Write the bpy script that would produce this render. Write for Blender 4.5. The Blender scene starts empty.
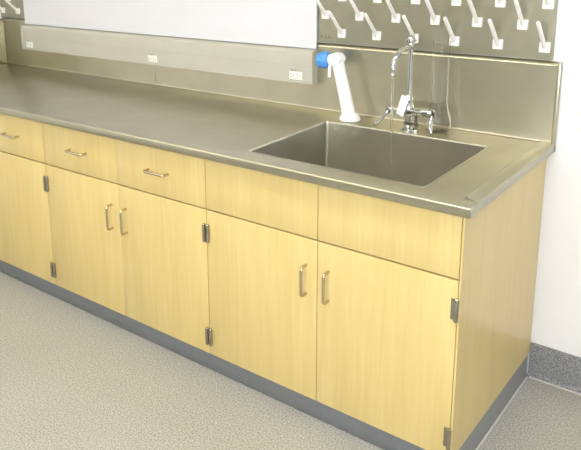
import bpy, bmesh, math, random
from mathutils import Vector, Matrix
random.seed(4)
C = bpy.context.scene.collection
PI = math.pi

# ------------------------------------------------------------------ materials
def nt(name):
    m = bpy.data.materials.new(name); m.use_nodes = True
    n = m.node_tree.nodes; b = n['Principled BSDF']
    return m, n, m.node_tree.links, b

def coords(n, l, scale):
    tc = n.new('ShaderNodeTexCoord'); mp = n.new('ShaderNodeMapping')
    mp.inputs['Scale'].default_value = scale
    l.new(tc.outputs['Object'], mp.inputs['Vector'])
    return mp.outputs['Vector']

def noise(n, l, vec, scale, detail=3, rough=.6):
    t = n.new('ShaderNodeTexNoise'); t.inputs['Scale'].default_value = scale
    t.inputs['Detail'].default_value = detail; t.inputs['Roughness'].default_value = rough
    l.new(vec, t.inputs['Vector']); return t.outputs['Fac']

def ramp(n, l, fac, stops):
    r = n.new('ShaderNodeValToRGB')
    e = r.color_ramp.elements
    while len(e) < len(stops): e.new(.5)
    for k, (p, c) in enumerate(stops):
        e[k].position = p; e[k].color = (*c, 1)
    l.new(fac, r.inputs['Fac']); return r.outputs['Color']

def plain(name, col, rough=.5, metal=0, var=.06, scale=20, bump=0, **kw):
    m, n, l, b = nt(name)
    v = coords(n, l, (1, 1, 1)); f = noise(n, l, v, scale)
    c = ramp(n, l, f, [(.3, [x * (1 - var) for x in col]), (.7, [min(1, x * (1 + var)) for x in col])])
    l.new(c, b.inputs['Base Color'])
    b.inputs['Roughness'].default_value = rough; b.inputs['Metallic'].default_value = metal
    for k, x in kw.items(): b.inputs[k].default_value = x
    if bump:
        bp = n.new('ShaderNodeBump'); bp.inputs['Strength'].default_value = bump
        l.new(f, bp.inputs['Height']); l.new(bp.outputs['Normal'], b.inputs['Normal'])
    return m

def steel(name, col, r0, r1, stretch, bump=.04, scale=1.0):
    m, n, l, b = nt(name)
    v = coords(n, l, stretch); f = noise(n, l, v, 60 * scale, 3)
    v2 = coords(n, l, (1, 1, 1)); g = noise(n, l, v2, 5, 4)
    c = ramp(n, l, g, [(.3, [x * .93 for x in col]), (.7, [min(1, x * 1.06) for x in col])])
    l.new(c, b.inputs['Base Color']); b.inputs['Metallic'].default_value = 1
    mr = n.new('ShaderNodeMapRange'); mr.inputs['To Min'].default_value = r0; mr.inputs['To Max'].default_value = r1
    l.new(f, mr.inputs['Value']); l.new(mr.outputs['Result'], b.inputs['Roughness'])
    bp = n.new('ShaderNodeBump'); bp.inputs['Strength'].default_value = bump; bp.inputs['Distance'].default_value = .002
    l.new(f, bp.inputs['Height']); l.new(bp.outputs['Normal'], b.inputs['Normal'])
    return m

def wood(name):
    m, n, l, b = nt(name)
    v = coords(n, l, (1, 1, .045)); f = noise(n, l, v, 75, 4, .65)
    v2 = coords(n, l, (1, 1, .12)); g = noise(n, l, v2, 11, 2, .5)
    mx = n.new('ShaderNodeMix'); mx.data_type = 'FLOAT'; mx.inputs['Factor'].default_value = .45
    l.new(f, mx.inputs[2]); l.new(g, mx.inputs[3])
    c = ramp(n, l, mx.outputs[0], [(.32, (.605, .455, .182)), (.5, (.65, .50, .208)), (.68, (.69, .545, .242))])
    l.new(c, b.inputs['Base Color']); b.inputs['Roughness'].default_value = .28
    b.inputs['Specular IOR Level'].default_value = .4
    return m

def speckle(name, cols, rough=.55, scale=180):
    m, n, l, b = nt(name)
    v = coords(n, l, (1, 1, 1)); f = noise(n, l, v, scale, 2, .7)
    big = noise(n, l, v, 3.0, 3, .5)
    c = ramp(n, l, f, [(.30, cols[0]), (.5, cols[1]), (.70, cols[2])])
    d = ramp(n, l, big, [(.3, (.93, .93, .93)), (.7, (1, 1, 1))])
    mx = n.new('ShaderNodeMix'); mx.data_type = 'RGBA'; mx.blend_type = 'MULTIPLY'; mx.inputs['Factor'].default_value = 1
    l.new(c, mx.inputs[6]); l.new(d, mx.inputs[7]); l.new(mx.outputs[2], b.inputs['Base Color'])
    b.inputs['Roughness'].default_value = rough
    return m

def glass(name, col=(1, 1, 1), ior=1.45, rough=0.0):
    m, n, l, b = nt(name)
    v = coords(n, l, (1, 1, 1)); f = noise(n, l, v, 30)
    c = ramp(n, l, f, [(.3, [x * .985 for x in col]), (.7, col)])
    l.new(c, b.inputs['Base Color']); b.inputs['Transmission Weight'].default_value = 1
    b.inputs['IOR'].default_value = ior; b.inputs['Roughness'].default_value = rough
    return m

def lamp(name, col, s):
    m, n, l, b = nt(name)
    b.inputs['Base Color'].default_value = (.9, .9, .9, 1)
    b.inputs['Emission Color'].default_value = (*col, 1); b.inputs['Emission Strength'].default_value = s
    return m

ST = (.46, .435, .335)
M = dict(
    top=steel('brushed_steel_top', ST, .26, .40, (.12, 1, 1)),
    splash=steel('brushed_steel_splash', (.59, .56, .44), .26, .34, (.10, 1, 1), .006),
    dim=steel('darkened_end_steel', (.30, .285, .215), .3, .4, (1, .1, 1)),  # left end splash: its dark reflection is put into the base colour
    rack=steel('brushed_steel_rack', (.45, .43, .335), .30, .40, (1, 1, .10)),
    basin=plain('basin_steel', (.56, .54, .475), .28, 1, .05, 6),
    chrome=plain('chrome', (.56, .56, .55), .05, 1, .02),
    nickel=plain('satin_nickel', (.58, .50, .36), .15, 1, .04),
    hinge=plain('dull_nickel', (.40, .37, .31), .12, 1, .06),
    wood=wood('pale_maple_laminate'),
    inner=plain('cabinet_inner', (.22, .15, .06), .7),
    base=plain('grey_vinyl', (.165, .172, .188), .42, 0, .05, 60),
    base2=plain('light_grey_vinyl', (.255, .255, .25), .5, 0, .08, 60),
    white=plain('white_wall_paint', (.79, .79, .805), .75, 0, .015, 6),
    ceil=plain('ceiling_paint', (.74, .73, .70), .9, 0, .03, 8),
    farwall=plain('far_wall_paint', (.33, .32, .27), .9, 0, .03, 4),
    board=plain('white_board_enamel', (.71, .71, .755), .35, 0, .012, 5),
    floor=speckle('speckled_floor', [(.20, .195, .175), (.415, .405, .36), (.63, .615, .555)]),
    cove=speckle('speckled_cove', [(.08, .08, .085), (.20, .20, .205), (.38, .38, .38)], .5, 200),
    caulk=plain('pale_sealant', (.60, .59, .55), .6, 0, .08, 50),
    race=plain('beige_enamel', (.50, .482, .415), .40, .0, .03, 8),
    outlet=plain('white_outlet_plastic', (.86, .85, .78), .4, 0, .02),
    dark=plain('dark_slot', (.03, .03, .03), .6),
    peg=plain('white_peg_plastic', (.88, .86, .83), .35, 0, .02),
    eye=plain('white_fixture_plastic', (.90, .90, .92), .3, 0, .02),
    blue=plain('blue_cap_plastic', (.085, .32, .80), .38, 0, .08, 60),
    tag=plain('white_tag_plastic', (.88, .88, .90), .35, 0, .03),
    glass=glass('clear_glass', (1, 1, 1), 1.2),
    water=glass('clear_water', (1, 1, 1), 1.33),
    mark=plain('faint_grey_print', (.20, .19, .15), .6),
    lampframe=plain('lamp_frame_white', (.8, .8, .8), .5),
    fill=lamp('added_fill_glow', (.93, .97, 1), 4.2),  # emission of the added fill panels
    warm=lamp('warm_tube_light', (1, .94, .74), 5.4),
    cool=lamp('neutral_tube_light', (1, .985, .95), 8.6),
)

# ------------------------------------------------------------------ mesh helpers
def add_box(bm, x0, x1, y0, y1, z0, z1, bev=0, seg=2):
    vs = [bm.verts.new(p) for p in [(x0,y0,z0),(x1,y0,z0),(x1,y1,z0),(x0,y1,z0),(x0,y0,z1),(x1,y0,z1),(x1,y1,z1),(x0,y1,z1)]]
    fs = [bm.faces.new([vs[i] for i in q]) for q in [(0,3,2,1),(4,5,6,7),(0,1,5,4),(1,2,6,5),(2,3,7,6),(3,0,4,7)]]
    if bev:
        es = list({e for f in fs for e in f.edges})
        bmesh.ops.bevel(bm, geom=es, offset=bev, segments=seg, profile=.5, affect='EDGES')

def frame_at(a, t):
    t = t.normalized(); up = Vector((0, 0, 1)) if abs(t.z) < .9 else Vector((0, 1, 0))
    u = t.cross(up).normalized(); return u, t.cross(u).normalized()

def add_tube(bm, pts, r, n=12, caps=True, rs=None):
    pts = [Vector(p) for p in pts]; rings = []
    u = None
    for i, p in enumerate(pts):
        t = (pts[min(i+1, len(pts)-1)] - pts[max(i-1, 0)]).normalized()
        if u is None: u, _ = frame_at(p, t)
        u = (u - t * u.dot(t)).normalized(); w = t.cross(u)
        rr = rs[i] if rs else r
        rings.append([bm.verts.new(p + (u * math.cos(2*PI*k/n) + w * math.sin(2*PI*k/n)) * rr) for k in range(n)])
    for a, b in zip(rings, rings[1:]):
        for k in range(n): bm.faces.new([a[k], a[(k+1) % n], b[(k+1) % n], b[k]])
    if caps:
        bm.faces.new(rings[0][::-1]); bm.faces.new(rings[-1])

def add_lathe(bm, prof, o=(0,0,0), axis=(0,0,1), n=24, caps=True, flute=0, nf=8):
    """prof: list of (radius, height) along axis from o"""
    o = Vector(o); t = Vector(axis).normalized(); u, w = frame_at(o, t)
    rings = []
    for r, h in prof:
        rings.append([bm.verts.new(o + t*h + (u*math.cos(2*PI*k/n) + w*math.sin(2*PI*k/n)) * max(r*(1+flute*math.cos(nf*2*PI*k/n)), 1e-5)) for k in range(n)])
    for a, b in zip(rings, rings[1:]):
        for k in range(n): bm.faces.new([a[k], a[(k+1) % n], b[(k+1) % n], b[k]])
    if caps:
        bm.faces.new(rings[0][::-1]); bm.faces.new(rings[-1])

def add_prism(bm, prof, axis, a, b):
    """closed outline prof [(p,q)] swept along axis ('x': p=y,q=z ; 'y': p=x,q=z)"""
    def P(p, q, s): return (s, p, q) if axis == 'x' else (p, s, q)
    A = [bm.verts.new(P(p, q, a)) for p, q in prof]; B = [bm.verts.new(P(p, q, b)) for p, q in prof]
    k = len(prof)
    for i in range(k): bm.faces.new([A[i], A[(i+1) % k], B[(i+1) % k], B[i]])
    bm.faces.new(A[::-1]); bm.faces.new(B)

def arc(p0, p1, p2, n=8):
    """quadratic curve through control p1"""
    p0, p1, p2 = Vector(p0), Vector(p1), Vector(p2)
    return [p0*(1-t)**2 + p1*2*t*(1-t) + p2*t*t for t in [k/n for k in range(n+1)]]

def obj(name, bm, m, parent=None, smooth=40):
    bmesh.ops.recalc_face_normals(bm, faces=bm.faces[:])
    if parent: base = world_loc(parent)                              # parts share the origin of their thing
    else:
        q = [v.co for v in bm.verts]; mid = lambda i: (min(p[i] for p in q) + max(p[i] for p in q)) / 2
        base = Vector((mid(0), mid(1), min(p[2] for p in q)))
    bmesh.ops.translate(bm, verts=bm.verts[:], vec=-base)
    me = bpy.data.meshes.new(name)
    for f in bm.faces: f.smooth = bool(smooth)
    if smooth:
        for e in bm.edges:
            if len(e.link_faces) == 2 and e.calc_face_angle(0) > math.radians(smooth): e.smooth = False
    bm.to_mesh(me); bm.free()
    o = bpy.data.objects.new(name, me); C.objects.link(o)
    me.materials.append(m)
    if parent: o.parent = parent
    else: o.location = base
    return o

def world_loc(o):
    v = Vector((0, 0, 0))
    while o: v += o.location; o = o.parent
    return v

def tag(o, label, cat, group=None):
    o['label'] = label; o['category'] = cat
    if group: o['group'] = group
    return o
def thing(name, label, cat, loc, group=None):
    o = bpy.data.objects.new(name, None); C.objects.link(o); o.location = loc; o.empty_display_size = .05
    return tag(o, label, cat, group)
def struct(name, bm, m, smooth=0):
    o = obj(name, bm, m, None, smooth); o['kind'] = 'structure'; return o
def BM(): return bmesh.new()
def boxobj(name, m, parent, *a, bev=0, seg=2):
    b = BM(); add_box(b, *a, bev=bev, seg=seg); return obj(name, b, m, parent)

# ------------------------------------------------------------------ dimensions
W = .457                    # door module
ZT = .8855                  # worktop
YW = .728                   # back wall face
YS = .715                   # splash face
XL = -3.125                 # left wall face
XR, YF, ZC = 2.3, -4.2, 2.75

# ------------------------------------------------------------------ room
b = BM(); add_box(b, XL-.1, XR+.1, YF-.1, YW+.1, -.1, 0); struct('floor', b, M['floor'])
b = BM(); add_box(b, XL-.1, XR+.1, YW, YW+.1, 0, ZC); struct('wall_back', b, M['white'])
b = BM(); add_box(b, XL-.1, XL, YF, YW, 0, ZC); struct('wall_left', b, M['white'])
b = BM(); add_box(b, XR, XR+.1, YF, YW, 0, ZC); struct('wall_right', b, M['white'])
b = BM(); add_box(b, XL-.1, XR+.1, YF-.1, YF, 0, ZC); struct('wall_front', b, M['farwall'])
b = BM(); add_box(b, XL-.1, XR+.1, YF-.1, YW+.1, ZC, ZC+.1); struct('ceiling', b, M['ceil'])
# coved speckled baseboard right of the cabinets, with the pale sealant line at its foot
b = BM(); add_prism(b, [(YW, .0), (YW-.020, .0), (YW-.013, .010), (YW-.010, .022), (YW-.009, .125), (YW-.006, .130), (YW, .130)], 'x', .001, XR)
struct('baseboard_back', b, M['cove'], 40)
b = BM(); add_box(b, .010, XR, YW-.026, YW-.018, 0, .003, .001); struct('trim_1', b, M['caulk'])
# vinyl base wrapped round the cabinet front and its right side
b = BM(); add_prism(b, [(.060, .0), (.030, .0), (.027, .010), (.0165, .036), (.014, .046), (.014, .0865), (.017, .0885), (.060, .0885)], 'x', XL+.002, -.0005)
struct('baseboard_front', b, M['base'], 40)
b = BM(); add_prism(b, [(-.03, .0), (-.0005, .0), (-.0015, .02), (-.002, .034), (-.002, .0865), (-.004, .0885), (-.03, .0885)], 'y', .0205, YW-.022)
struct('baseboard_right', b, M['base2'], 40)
b = BM(); add_box(b, .0005, .007, .012, YW-.026, 0, .003, .001); struct('trim_2', b, M['caulk'])

# ------------------------------------------------------------------ ceiling lights
def ceiling_light(x, y, mat, label, sx=1.2, sy=.6):
    t = thing('ceiling_light', label, 'ceiling light', (x, y, ZC-.05), 'fluorescent lights on the ceiling')
    b = BM()
    for (a0, a1, c0, c1) in [(-sx/2-.03, sx/2+.03, -sy/2-.03, -sy/2), (-sx/2-.03, sx/2+.03, sy/2, sy/2+.03), (-sx/2-.03, -sx/2, -sy/2, sy/2), (sx/2, sx/2+.03, -sy/2, sy/2)]:
        add_box(b, x+a0, x+a1, y+c0, y+c1, ZC-.05, ZC)
    obj('frame', b, M['lampframe'], t, 0)
    boxobj('diffuser', mat, t, x-sx/2, x+sx/2, y-sy/2, y+sy/2, ZC-.035, ZC-.02)
ceiling_light(-2.35, -.72, M['warm'], 'warm fluorescent ceiling light over the left end of the bench', 1.25, .34)
ceiling_light(-1.0, -.72, M['warm'], 'fluorescent ceiling light over the middle of the bench', 1.25, .34)
ceiling_light(.35, -.72, M['cool'], 'neutral fluorescent ceiling light in front of the sink', 1.25, .34)
ceiling_light(-2.1, -2.9, M['warm'], 'warm fluorescent ceiling light at the far left of the room')
ceiling_light(-.2, -2.9, M['cool'], 'neutral fluorescent ceiling light behind the camera position')

# added unseen glowing panels on the front and right walls, brightening upright faces
def fill_light(n, x0, x1, z0, z1, side=False):
    b = BM()
    for q in [(x0-.06, x1+.06, z0-.06, z0), (x0-.06, x1+.06, z1, z1+.06), (x0-.06, x0, z0, z1), (x1, x1+.06, z0, z1), ((x0+x1)/2-.025, (x0+x1)/2+.025, z0, z1)]:
        add_box(b, q[0], q[1], YF, YF+.05, q[2], q[3])
    if side:
        for v in b.verts: v.co = (XR-(v.co.y-YF), v.co.x, v.co.z)
    fr = struct('fill_light_%d' % n, b, M['lampframe'])
    if side: boxobj('glow_panel', M['fill'], fr, XR-.015, XR-.005, x0, x1, z0, z1)
    else: boxobj('glow_panel', M['fill'], fr, x0, x1, YF+.005, YF+.015, z0, z1)
    return fr
fill_light(1, -.3, 2.15, .9, 2.4)  # added behind the camera to light the cabinet fronts and back wall
fill_light(2, -4.05, -2.5, .9, 2.4, True)  # added on the right to lift the exposed cabinet side

# ------------------------------------------------------------------ base cabinets
ZB, ZM, ZD = .0906, .660, .852       # door bottom, drawer line, drawer top
def pull(parent, c, vertical):
    """D shaped wire pull centred at c=(x,z) on the face y=0"""
    x, z = c; h = .050; d = -.030; r = .012
    def P(s, y): return (x, y, z+s) if vertical else (x+s, y, z)
    pts = [P(-h, .003), P(-h, d+r)] + arc(P(-h, d+r), P(-h, d), P(-h+r, d), 5)[1:] + [P(h-r, d)] + arc(P(h-r, d), P(h, d), P(h, d+r), 5)[1:] + [P(h, .003)]
    b = BM(); add_tube(b, pts, .0050, 10)
    obj('handle', b, M['nickel'], parent)
def hinge(parent, xe, side, z, leaf):
    """barrel beside a door edge xe; the leaf lies on the door on side (-1 left / +1 right)"""
    b = BM(); xb = xe + side*.007
    add_lathe(b, [(.003, -.036), (.0062, -.033), (.0062, .033), (.003, .036)], (xb, -.0055, z), n=12)
    for k in (-.011, .011): add_lathe(b, [(.0066, k-.0008), (.0066, k+.0008)], (xb, -.0055, z), n=12)
    a, c = sorted((xb, xe + side*leaf))
    add_box(b, a, c, -.003, .001, z-.031, z+.031, .001)
    obj('hinge', b, M['hinge'], parent)
def base_cabinet(xr, label, handles, end_leaf=.012, finished=False):
    """two doors under two drawer fronts, right edge at xr"""
    t = thing('base_cabinet', label, 'cabinet', (xr-W, .35, 0), 'maple base cabinets under the worktop')
    xl = xr - 2*W
    b = BM()
    add_box(b, xl+.0005, xl+.018, .0215, YW-.003, .0895, .855)
    add_box(b, xr-(.0065 if finished else .018), xr-.0003, .0005 if finished else .0215, YW-.003, .0895, .855, .0008, 1)
    add_box(b, xl+.018, xr-.018, .0215, YW-.003, .0895, .108)
    add_box(b, xl+.018, xr-.018, YW-.012, YW-.003, .108, .855)
    obj('carcass', b, M['wood'], t, 0)
    b = BM()
    add_box(b, xl+.018, xr-.018, .024, .040, ZM-.03, ZM+.03)
    add_box(b, xl+.018, xr-.018, .024, .040, .825, .855)
    add_box(b, xr-W-.02, xr-W+.02, .0235, .040, .108, .855)
    obj('face_frame', b, M['inner'], t, 0)
    for k in (0, 1):
        gm = .0006 if handles else .0013                                # the drawer pairs meet in a hairline
        x0, x1 = xl + k*W + (.0013 if k == 0 else gm), xl + (k+1)*W - (.0013 if k == 1 else gm)
        if k == 1: x1 -= .0070 if finished else .0007
        nm = 'drawer' if handles else 'false_drawer_front'
        d = boxobj(nm, M['wood'], t, x0, x1, 0, .019, ZM+.0026, ZD, bev=.0012)
        if handles: pull(d, ((x0+x1)/2, .755), False)
        d = boxobj('door', M['wood'], t, x0, x1, 0, .019, ZB, ZM-.0026, bev=.0012)
        pull(d, (xr-W + (-.041 if k == 0 else .041), .517), True)
        for z in (.571, .163):
            if k == 0: hinge(d, x0, 1, z, .012)
            else: hinge(d, xr-.001 if finished else x1, -1, z, end_leaf)
    return t
base_cabinet(-4*W, 'maple cabinet at the left picture edge with one drawer pull showing', True)
base_cabinet(-2*W, 'maple cabinet with two pull drawers over two doors, left of the sink cabinet', True)
base_cabinet(0, 'maple cabinet under the sink with plain drawer fronts and exposed right side', False, end_leaf=.024, finished=True)
# filler between the last cabinet and the left wall (out of frame, carries the worktop end)
b = BM(); add_box(b, XL+.002, -6*W-.002, .0215, .045, .0895, .855)
tag(obj('filler_panel', b, M['wood'], None, 0), 'maple filler panel closing the bench at the left wall', 'panel')

# ------------------------------------------------------------------ worktop
X0, X1, Y0, Y1 = XL+.002, .025, -.031, YS
top = thing('worktop', 'long brushed stainless steel worktop with built-in sink and backsplash', 'worktop', (-1.5, .34, ZT-.0305))
def rrect(x0, x1, y0, y1, r, n=5):
    pts = []
    for cx, cy, a0 in [(x1-r, y1-r, 0), (x0+r, y1-r, 90), (x0+r, y0+r, 180), (x1-r, y0+r, 270)]:
        for k in range(n+1):
            a = math.radians(a0 + 90*k/n); pts.append((cx + r*math.cos(a), cy + r*math.sin(a)))
    return pts
SX0, SX1, SY0, SY1 = -.766, -.139, .052, .555
def loop(bm, pts, z): return [bm.verts.new((x, y, z)) for x, y in pts]
def bridge(bm, A, B):
    k = len(A)
    for i in range(k): bm.faces.new([A[i], A[(i+1) % k], B[(i+1) % k], B[i]])
b = BM()
lv = [(.0062, ZT), (.0048, ZT-.0006), (.0006, ZT-.0048), (0, ZT-.0062)]
lv += [(0, ZT-.0275), (.002, ZT-.0295), (.022, ZT-.0295)]
outer = [loop(b, [(X0, Y0+i), (X1-i, Y0+i), (X1-i, Y1), (X0, Y1)], z) for i, z in lv]
for A, B in zip(outer, outer[1:]): bridge(b, A, B)
hp = rrect(SX0, SX1, SY0, SY1, .010)
hole = loop(b, hp, ZT)
def edges_of(L): return [(b.edges.get((L[i], L[(i+1) % len(L)])) or b.edges.new((L[i], L[(i+1) % len(L)]))) for i in range(len(L))]
bmesh.ops.triangle_fill(b, use_beauty=True, edges=edges_of(outer[0]) + edges_of(hole))
h2 = loop(b, rrect(SX0-.03, SX1+.03, SY0-.03, SY1+.03, .02), ZT-.0295)
bmesh.ops.triangle_fill(b, use_beauty=True, edges=edges_of(outer[-1]) + edges_of(h2))
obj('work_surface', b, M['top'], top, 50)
# sink bowl
b = BM(); prev = None
prof = [(-.0005, .0002), (-.0030, .0022), (-.0020, .0030), (.0005, .0020), (.0022, -.001), (.003, -.005), (.004, -.20), (.006, -.210), (.012, -.217), (.022, -.220)]
prof = [(-.004, .0004), (-.0035, .0018), (-.0015, .0022), (.0012, .0016), (.0026, -.001), (.003, -.005), (.004, -.20), (.006, -.210), (.012, -.217), (.022, -.220)]
for i, dz in prof:
    L = loop(b, rrect(SX0+i, SX1-i, SY0+i, SY1-i, max(.010, .010-i)), ZT+dz)
    if prev: bridge(b, prev, L)
    prev = L
bot = b.faces.new(prev)
basin = obj('sink_basin', b, M['basin'], top, 35)
sm = basin.modifiers.new('sheet', 'SOLIDIFY'); sm.thickness = .0012; sm.offset = -1
b = BM(); add_lathe(b, [(.0001, .0015), (.030, .0015), (.034, .004), (.043, .004), (.045, .0015), (.045, .0)], (-.45, .30, ZT-.220), n=28, caps=False)
obj('drain', b, M['chrome'], basin)
# raised marine edge down the right side
b = BM()
add_prism(b, [(-.0165, ZT-.001), (-.0158, ZT+.0050), (-.0140, ZT+.0072), (-.0115, ZT+.0074), (-.0095, ZT+.0062), (.0195, ZT+.0012), (.0232, ZT+.0014), (.0247, ZT+.0002), (.0249, ZT-.006), (.0, ZT-.004)], 'y', .012, YS)
for v in b.verts:                                                    # runs out into the flat nose
    if v.co.y < .02 and v.co.z > ZT-.0005: v.co.y += max(0, v.co.z-ZT)*4
b.faces.ensure_lookup_table()
obj('marine_edge', b, M['top'], top, 60)
# backsplash sheets: face, cove at the bottom, rolled band on top
def splash(x0, x1):
    b = BM()
    zc = 1.149
    add_prism(b, [(YW-.0005, ZT-.028), (YS, ZT-.028), (YS, ZT+.0002), (YS-.006, ZT+.0004), (YS-.0028, ZT+.0018), (YS-.0008, ZT+.005), (YS, ZT+.009),
                  (YS, zc-.002), (YS-.0055, zc-.001), (YS-.0060, zc+.0005), (YS-.0050, zc+.003), (YS+.0035, zc+.0118), (YS+.005, zc+.0125), (YW-.0005, zc+.0135)], 'x', x0, x1)
    return obj('backsplash', b, M['splash'], top, 30)
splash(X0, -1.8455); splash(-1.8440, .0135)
b = BM(); add_box(b, -1.8462, -1.8433, YS-.0012, YS+.003, ZT+.014, .9945, .0005); obj('seam_strip', b, M['chrome'], top)
# end flanges: right return strip and the left end splash
b = BM(); add_box(b, .0135, .0250, YS-.010, YW-.0005, ZT-.0295, 1.160, .0015)
obj('end_flange', b, M['top'], top)
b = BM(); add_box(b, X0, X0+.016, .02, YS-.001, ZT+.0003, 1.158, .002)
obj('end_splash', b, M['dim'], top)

# ------------------------------------------------------------------ peg racks
PZ0 = 1.1665
def peg_mesh():
    b = BM()
    add_box(b, -.017, .017, -.010, .0005, -.017, .017, .0022)
    d = Vector((0, -.096, .092)); a = Vector((0, -.006, .001))
    add_tube(b, [a, a + d*.12, a + d*.94, a + d*.985, a + d], 0, 12, True, [.0082, .0072, .0068, .0055, .0026])
    bmesh.ops.recalc_face_normals(b, faces=b.faces[:])
    me = bpy.data.meshes.new('peg')
    for f in b.faces: f.smooth = True
    for e in b.edges:
        if len(e.link_faces) == 2 and e.calc_face_angle(0) > math.radians(40): e.smooth = False
    b.to_mesh(me); b.free(); me.materials.append(M['peg']); return me
PM = peg_mesh()
PYF = YS - .003
def rack(x0, x1, label, pegs, ztop):
    t = thing('drying_rack', label, 'drying rack', ((x0+x1)/2, PYF+.006, PZ0))
    b = BM()
    add_box(b, x0, x1, PYF, PYF+.002, PZ0, ztop, .0006, 1)
    add_box(b, x0, x0+.002, PYF+.002, YW-.0005, PZ0, ztop); add_box(b, x1-.002, x1, PYF+.002, YW-.0005, PZ0, ztop)
    add_box(b, x0+.002, x1-.002, PYF+.002, YW-.0005, ztop-.002, ztop); add_box(b, x0+.002, x1-.002, PYF+.002, YW-.0005, PZ0, PZ0+.002)
    obj('panel', b, M['rack'], t, 30)
    for x, z in pegs:
        p = bpy.data.objects.new('peg', PM); C.objects.link(p); p.parent = t
        p.location = Vector((x, PYF, z)) - t.location
    return t
pr_ = []
for row in range(5):
    for k in range(6):
        pr_.append((-.0306 - .1519*k - (.0748 if row % 2 else 0), 1.2085 + .0712*row))
right = rack(-.9030, -.0065, 'stainless peg drying rack with white pegs on the wall above the sink', pr_, 1.62)
pl = []
for row in range(5):
    for k in range(2):
        x = -2.9435 - .1500*k - (.0748 if row % 2 else 0)
        if x > -3.10: pl.append((x, 1.2085 + .0712*row))
rack(-3.122, -2.8800, 'narrow stainless peg rack at the upper left picture edge', pl, 1.62)
# small worn print at the lower left corner of the right rack
b = BM()
for x0, x1, z0, z1 in [(-.889, -.885, 1.184, 1.196), (-.884, -.880, 1.186, 1.196), (-.869, -.858, 1.184, 1.187), (-.869, -.865, 1.187, 1.195), (-.855, -.851, 1.184, 1.194), (-.848, -.841, 1.185, 1.189), (-.848, -.844, 1.190, 1.193)]:
    add_box(b, x0, x1, PYF-.0003, PYF+.0002, z0, z1)
obj('printed_mark', b, M['mark'], right, 0)

# ------------------------------------------------------------------ white board and raceway between the racks
b = BM(); add_box(b, -2.8740, -.9040, YS-.0150, YS-.0072, 1.1385, 1.66, .0008, 1); add_box(b, -2.87, -.908, YS-.0072, YW-.0005, 1.1655, 1.655)
wb = tag(obj('white_board', b, M['board'], None, 30), 'plain white board on the wall between the two peg racks', 'board')
RC = thing('cable_raceway', 'long beige cable raceway with three outlets under the white board', 'raceway', (-1.89, YS-.03, .996))
rx0, rx1 = -2.8790, -.9030
def rprof(y0, ex=0):
    return [(YS-.0018, .9955-ex), (y0+.003, .9955-ex), (y0, .998-ex), (y0, 1.118), (y0+.002, 1.126), (y0+.008, 1.1315+ex), (y0+.014, 1.1330+ex), (YS-.0018, 1.1365+ex)]
b = BM(); add_prism(b, rprof(.672), 'x', rx0+.006, rx1-.006); obj('housing', b, M['race'], RC, 30)
for x in (rx0, rx1-.008):
    b = BM(); add_prism(b, rprof(.6705, .0008), 'x', x, x+.008); obj('end_cap', b, M['race'], RC, 30)
b = BM(); add_box(b, rx0+.008, rx1-.008, .6712, .6722, 1.0665, 1.0680); obj('cover_joint', b, plain('raceway_groove', (.42, .40, .33), .6), RC, 0)
b = BM(); add_box(b, rx0+.008, rx1-.008, .6690, .6722, .9958, 1.0005, .001); obj('lower_lip', b, M['race'], RC)
for x in (-.984, -1.817, -2.806):
    b = BM(); add_box(b, x-.031, x+.031, .6695, .6725, 1.0095, 1.0425, .001)
    o = obj('outlet', b, M['outlet'], RC)
    b = BM()
    for s in (-.0155, .0155):
        for dx, dz, w, h in [(-.006, .0055, .0055, .0016), (-.006, -.0055, .0055, .0016)]:
            add_box(b, x+s+dx-w/2, x+s+dx+w/2, .6690, .6697, 1.026+dz-h, 1.026+dz+h)
        add_lathe(b, [(.0024, 0), (.0024, .0007)], (x+s+.0065, .6697, 1.026), (0, -1, 0), 10)
    obj('socket_slots', b, M['dark'], o, 0)
    b = BM(); add_box(b, x-.022, x+.006, .6690, .6725, 1.0475, 1.0495); obj('shadow_line', b, plain('shadow_line_grey', (.22, .20, .16), .6), RC, 0)  # dark strip standing in for the thin shadow above each outlet

# ------------------------------------------------------------------ chrome faucet
FX, FY = -.452, .608
F = thing('faucet', 'chrome lab faucet with two lever handles standing behind the sink', 'faucet', (FX, FY, ZT))
b = BM()
add_lathe(b, [(.024, .0003), (.024, .004), (.019, .008), (.013, .012), (.012, .020), (.017, .022), (.017, .032), (.013, .034), (.012, .050), (.018, .054), (.021, .064), (.021, .082), (.018, .094), (.014, .104), (.015, .106), (.015, .122), (.010, .128)], (FX, FY, ZT), n=24)
body = obj('body', b, M['chrome'], F)
b = BM()                                                             # second shank nut beside the body, on the same deck plate
add_lathe(b, [(.012, .0003), (.012, .008), (.008, .010), (.008, .020), (.011, .022), (.011, .030), (.006, .034), (.006, .064)], (FX+.030, FY, ZT), n=8)
obj('shank', b, M['chrome'], F, 30)
b = BM()                                                             # horizontal valve bar
add_tube(b, [(-.528, FY, .955), (-.505, FY, .956), (-.500, FY, .956), (-.47, FY, .957), (-.43, FY, .958), (-.405, FY, .9585), (-.400, FY, .9585), (-.372, FY, .960), (-.360, FY, .960)], 0, 16, True,
         [.011, .0135, .010, .014, .014, .014, .0165, .0165, .011])
obj('valve_bar', b, M['chrome'], F)
for hub, end, mid in [((-.531, FY, .953), (-.552, .538, .9045), (-.540, .580, .920)), ((-.360, FY, .958), (-.352, .583, .8925), (-.366, .594, .925))]:
    b = BM()
    add_lathe(b, [(.006, -.013), (.011, -.010), (.012, .008), (.007, .014), (.003, .017)], hub, (0, 0, 1), 16)
    h = Vector(hub); m_ = Vector(mid); e = Vector(end)
    pts = arc(h + Vector((0, -.004, -.004)), m_, e, 8)
    add_tube(b, pts, 0, 10, True, [.0068, .0062, .0058, .0058, .0062, .0068, .0076, .0078, .005])
    obj('lever_handle', b, M['chrome'], F)
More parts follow.
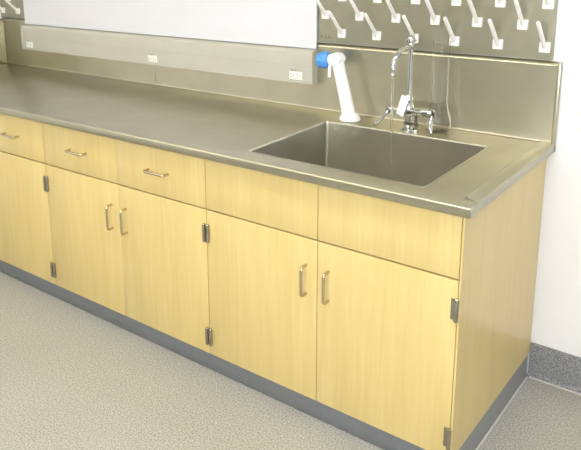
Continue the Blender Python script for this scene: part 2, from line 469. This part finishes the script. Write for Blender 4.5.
# riser, vacuum breaker and spout
b = BM()
add_lathe(b, [(.0084, .120), (.0084, .290), (.0115, .291), (.0115, .300), (.0085, .301)], (FX, FY, ZT), n=16)
obj('riser', b, M['chrome'], F)
b = BM()
add_lathe(b, [(.007, .296), (.011, .300), (.012, .312), (.009, .316), (.009, .322), (.014, .325), (.015, .336), (.012, .344), (.006, .348)], (FX, FY, ZT), n=20)
for a in range(4):
    d = Vector((math.cos(a*PI/2+.5), math.sin(a*PI/2+.5), 0))
    add_tube(b, [Vector((FX, FY, ZT+.330)) + d*.010, Vector((FX, FY, ZT+.330)) + d*.020], .0036, 8)
obj('vacuum_breaker', b, M['chrome'], F)
b = BM()
p = arc((FX, FY, 1.192), (FX-.006, .555, 1.196), (-.458, .520, 1.176), 7) + arc((-.458, .520, 1.176), (-.464, .502, 1.160), (-.465, .500, 1.142), 6)[1:]
add_tube(b, p, .0092, 14)
obj('spout', b, M['chrome'], F)
b = BM()
add_lathe(b, [(.0085, .0), (.0105, -.004), (.0105, -.012), (.0075, -.014), (.0085, -.018), (.0065, -.022), (.0085, -.027), (.0062, -.031), (.0078, -.036), (.0052, -.041), (.0052, -.046)], (-.465, .500, 1.142), n=16)
obj('nozzle', b, M['chrome'], F)
b = BM()                                                             # tilted white tag on the valve body
Tm = Matrix.Translation((-.4635, FY-.027, .980)) @ Matrix.Rotation(math.radians(-24), 4, 'Z') @ Matrix.Rotation(math.radians(-13), 4, 'X') @ Matrix.Rotation(math.radians(9), 4, 'Y')
add_box(b, -.020, .020, -.002, .002, -.036, .036, .0015)
add_tube(b, [(0, .0, .034), (0, .006, .040), (0, .022, .036)], .003, 8)
for v in b.verts: v.co = Tm @ v.co
obj('tag', b, M['tag'], F)

# running water
b = BM(); pts = []; rs = []
for k in range(60):
    z = 1.0945 - k/59*(1.0945 - (ZT-.2155)); t = k/59
    w = 0 if z > .86 else .0012
    pts.append((-.465 + .001*math.sin(k*.9)*t + .010*t*t, .500 + w*math.cos(k*1.1), z))
    rs.append(.0046 - .0012*t + (.0012*math.sin(k*1.7) if z < .86 else .0002*math.sin(k*.8)))
add_tube(b, pts, 0, 12, True, rs)
tag(obj('water_stream', b, M['water']), 'thin clear stream of water running from the chrome spout into the sink', 'water')

# ------------------------------------------------------------------ glass flask behind the faucet
gx, gy = -.361, .662
outp = [(.030, .0006), (.038, .003), (.0445, .012), (.046, .028), (.044, .045), (.038, .065), (.032, .085), (.0285, .105), (.0275, .14), (.0275, .20), (.028, .26), (.0285, .318), (.031, .323), (.031, .327)]
inn = [(r-.0009, h+.0012) for r, h in outp[1:-1]]
b = BM()
prof = [(.0001, .0012)] + outp + [(.0285, .3272)] + inn[::-1] + [(.030, .0032), (.0001, .0032)]
add_lathe(b, prof, (gx, gy, ZT), n=40, caps=False)
bmesh.ops.remove_doubles(b, verts=b.verts[:], dist=1e-4)
tag(obj('glass_flask', b, M['glass'], None, 60), 'tall clear glass flask standing against the backsplash behind the faucet', 'flask')

# ------------------------------------------------------------------ white leaning fixture with the blue cap
ex, ey = -.6986, .620
E_ = thing('eyewash_fixture', 'white leaning eyewash fixture with blue cap behind the sink', 'eyewash', (ex, ey, ZT))
b = BM(); add_lathe(b, [(.038, .0003), (.0405, .003), (.0405, .010), (.038, .015), (.034, .019), (.030, .026)], (ex, ey, ZT), n=32); obj('base_flange', b, M['eye'], E_)
b = BM()
ax, az = -.7585, 1.121
pts = [(ex-.002, ey, ZT+.010), (ex-.007, ey, ZT+.03), (ex-.024, ey, ZT+.10), (ex-.043, ey, ZT+.17), (ax+.0015, ey, az-.004)]
add_tube(b, pts, 0, 24, True, [.030, .0265, .0248, .0238, .0232])
o = obj('column', b, M['eye'], E_)
b = BM(); add_lathe(b, [(.018, -.027), (.0230, -.024), (.0250, -.018), (.0250, .018), (.0230, .024), (.018, .027)], (ax, ey, az), (0, 1, 0), 32); hd = obj('head', b, M['eye'], E_)
b = BM(); add_lathe(b, [(.014, -.0285), (.014, -.0265)], (ax, ey, az), (0, 1, 0), 28); obj('pivot_cover', b, M['eye'], hd)
dr = Vector((-1, -.10, -.10)).normalized(); hc = Vector((ax, ey, az-.002))
b = BM(); add_lathe(b, [(.022, .010), (.022, .030), (.018, .033), (.018, .046)], hc, dr, 24); obj('nozzle_neck', b, M['eye'], E_)
b = BM(); add_lathe(b, [(.016, .034), (.029, .035), (.0325, .040), (.0325, .056), (.029, .060), (.0305, .064), (.0295, .074), (.024, .081), (.010, .084)], hc, dr, 48, True, .035, 8); obj('cap', b, M['blue'], E_)
b = BM()
add_tube(b, [(ax-.022, ey-.012, 1.110), (ax-.0235, ey-.016, 1.085), (ax-.0235, ey-.018, 1.050)], 0, 12, True, [.0065, .0062, .005])
obj('trigger', b, M['eye'], E_)

# ------------------------------------------------------------------ camera
f, cx, cy = 722.496, 207.227, 113.745
yaw, pitch, roll = .7102, -.2357, -.028
fw = Vector((-math.sin(yaw)*math.cos(pitch), math.cos(yaw)*math.cos(pitch), math.sin(pitch)))
rt = fw.cross(Vector((0, 0, 1))).normalized(); up = rt.cross(fw)
r2 = rt*math.cos(roll) + up*math.sin(roll); u2 = up*math.cos(roll) - rt*math.sin(roll)
cd = bpy.data.cameras.new('camera'); cam = bpy.data.objects.new('camera', cd); C.objects.link(cam)
mw = Matrix((r2, u2, -fw)).transposed().to_4x4(); mw.translation = (.6598, -1.81, 1.5822)
cam.matrix_world = mw
cd.sensor_fit = 'HORIZONTAL'; cd.sensor_width = 36; cd.lens = f/581*36
cd.shift_x = (290.5-cx)/581; cd.shift_y = (cy-225)/581
cd.clip_start = .01
bpy.context.scene.camera = cam

w = bpy.data.worlds.new('world'); bpy.context.scene.world = w; w.use_nodes = True
w.node_tree.nodes['Background'].inputs['Color'].default_value = (.5, .5, .5, 1)
w.node_tree.nodes['Background'].inputs['Strength'].default_value = .2
vs = bpy.context.scene.view_settings
vs.view_transform = 'Standard'; vs.look = 'None'; vs.gamma = 1; vs.use_curve_mapping = False
vs.exposure = .63
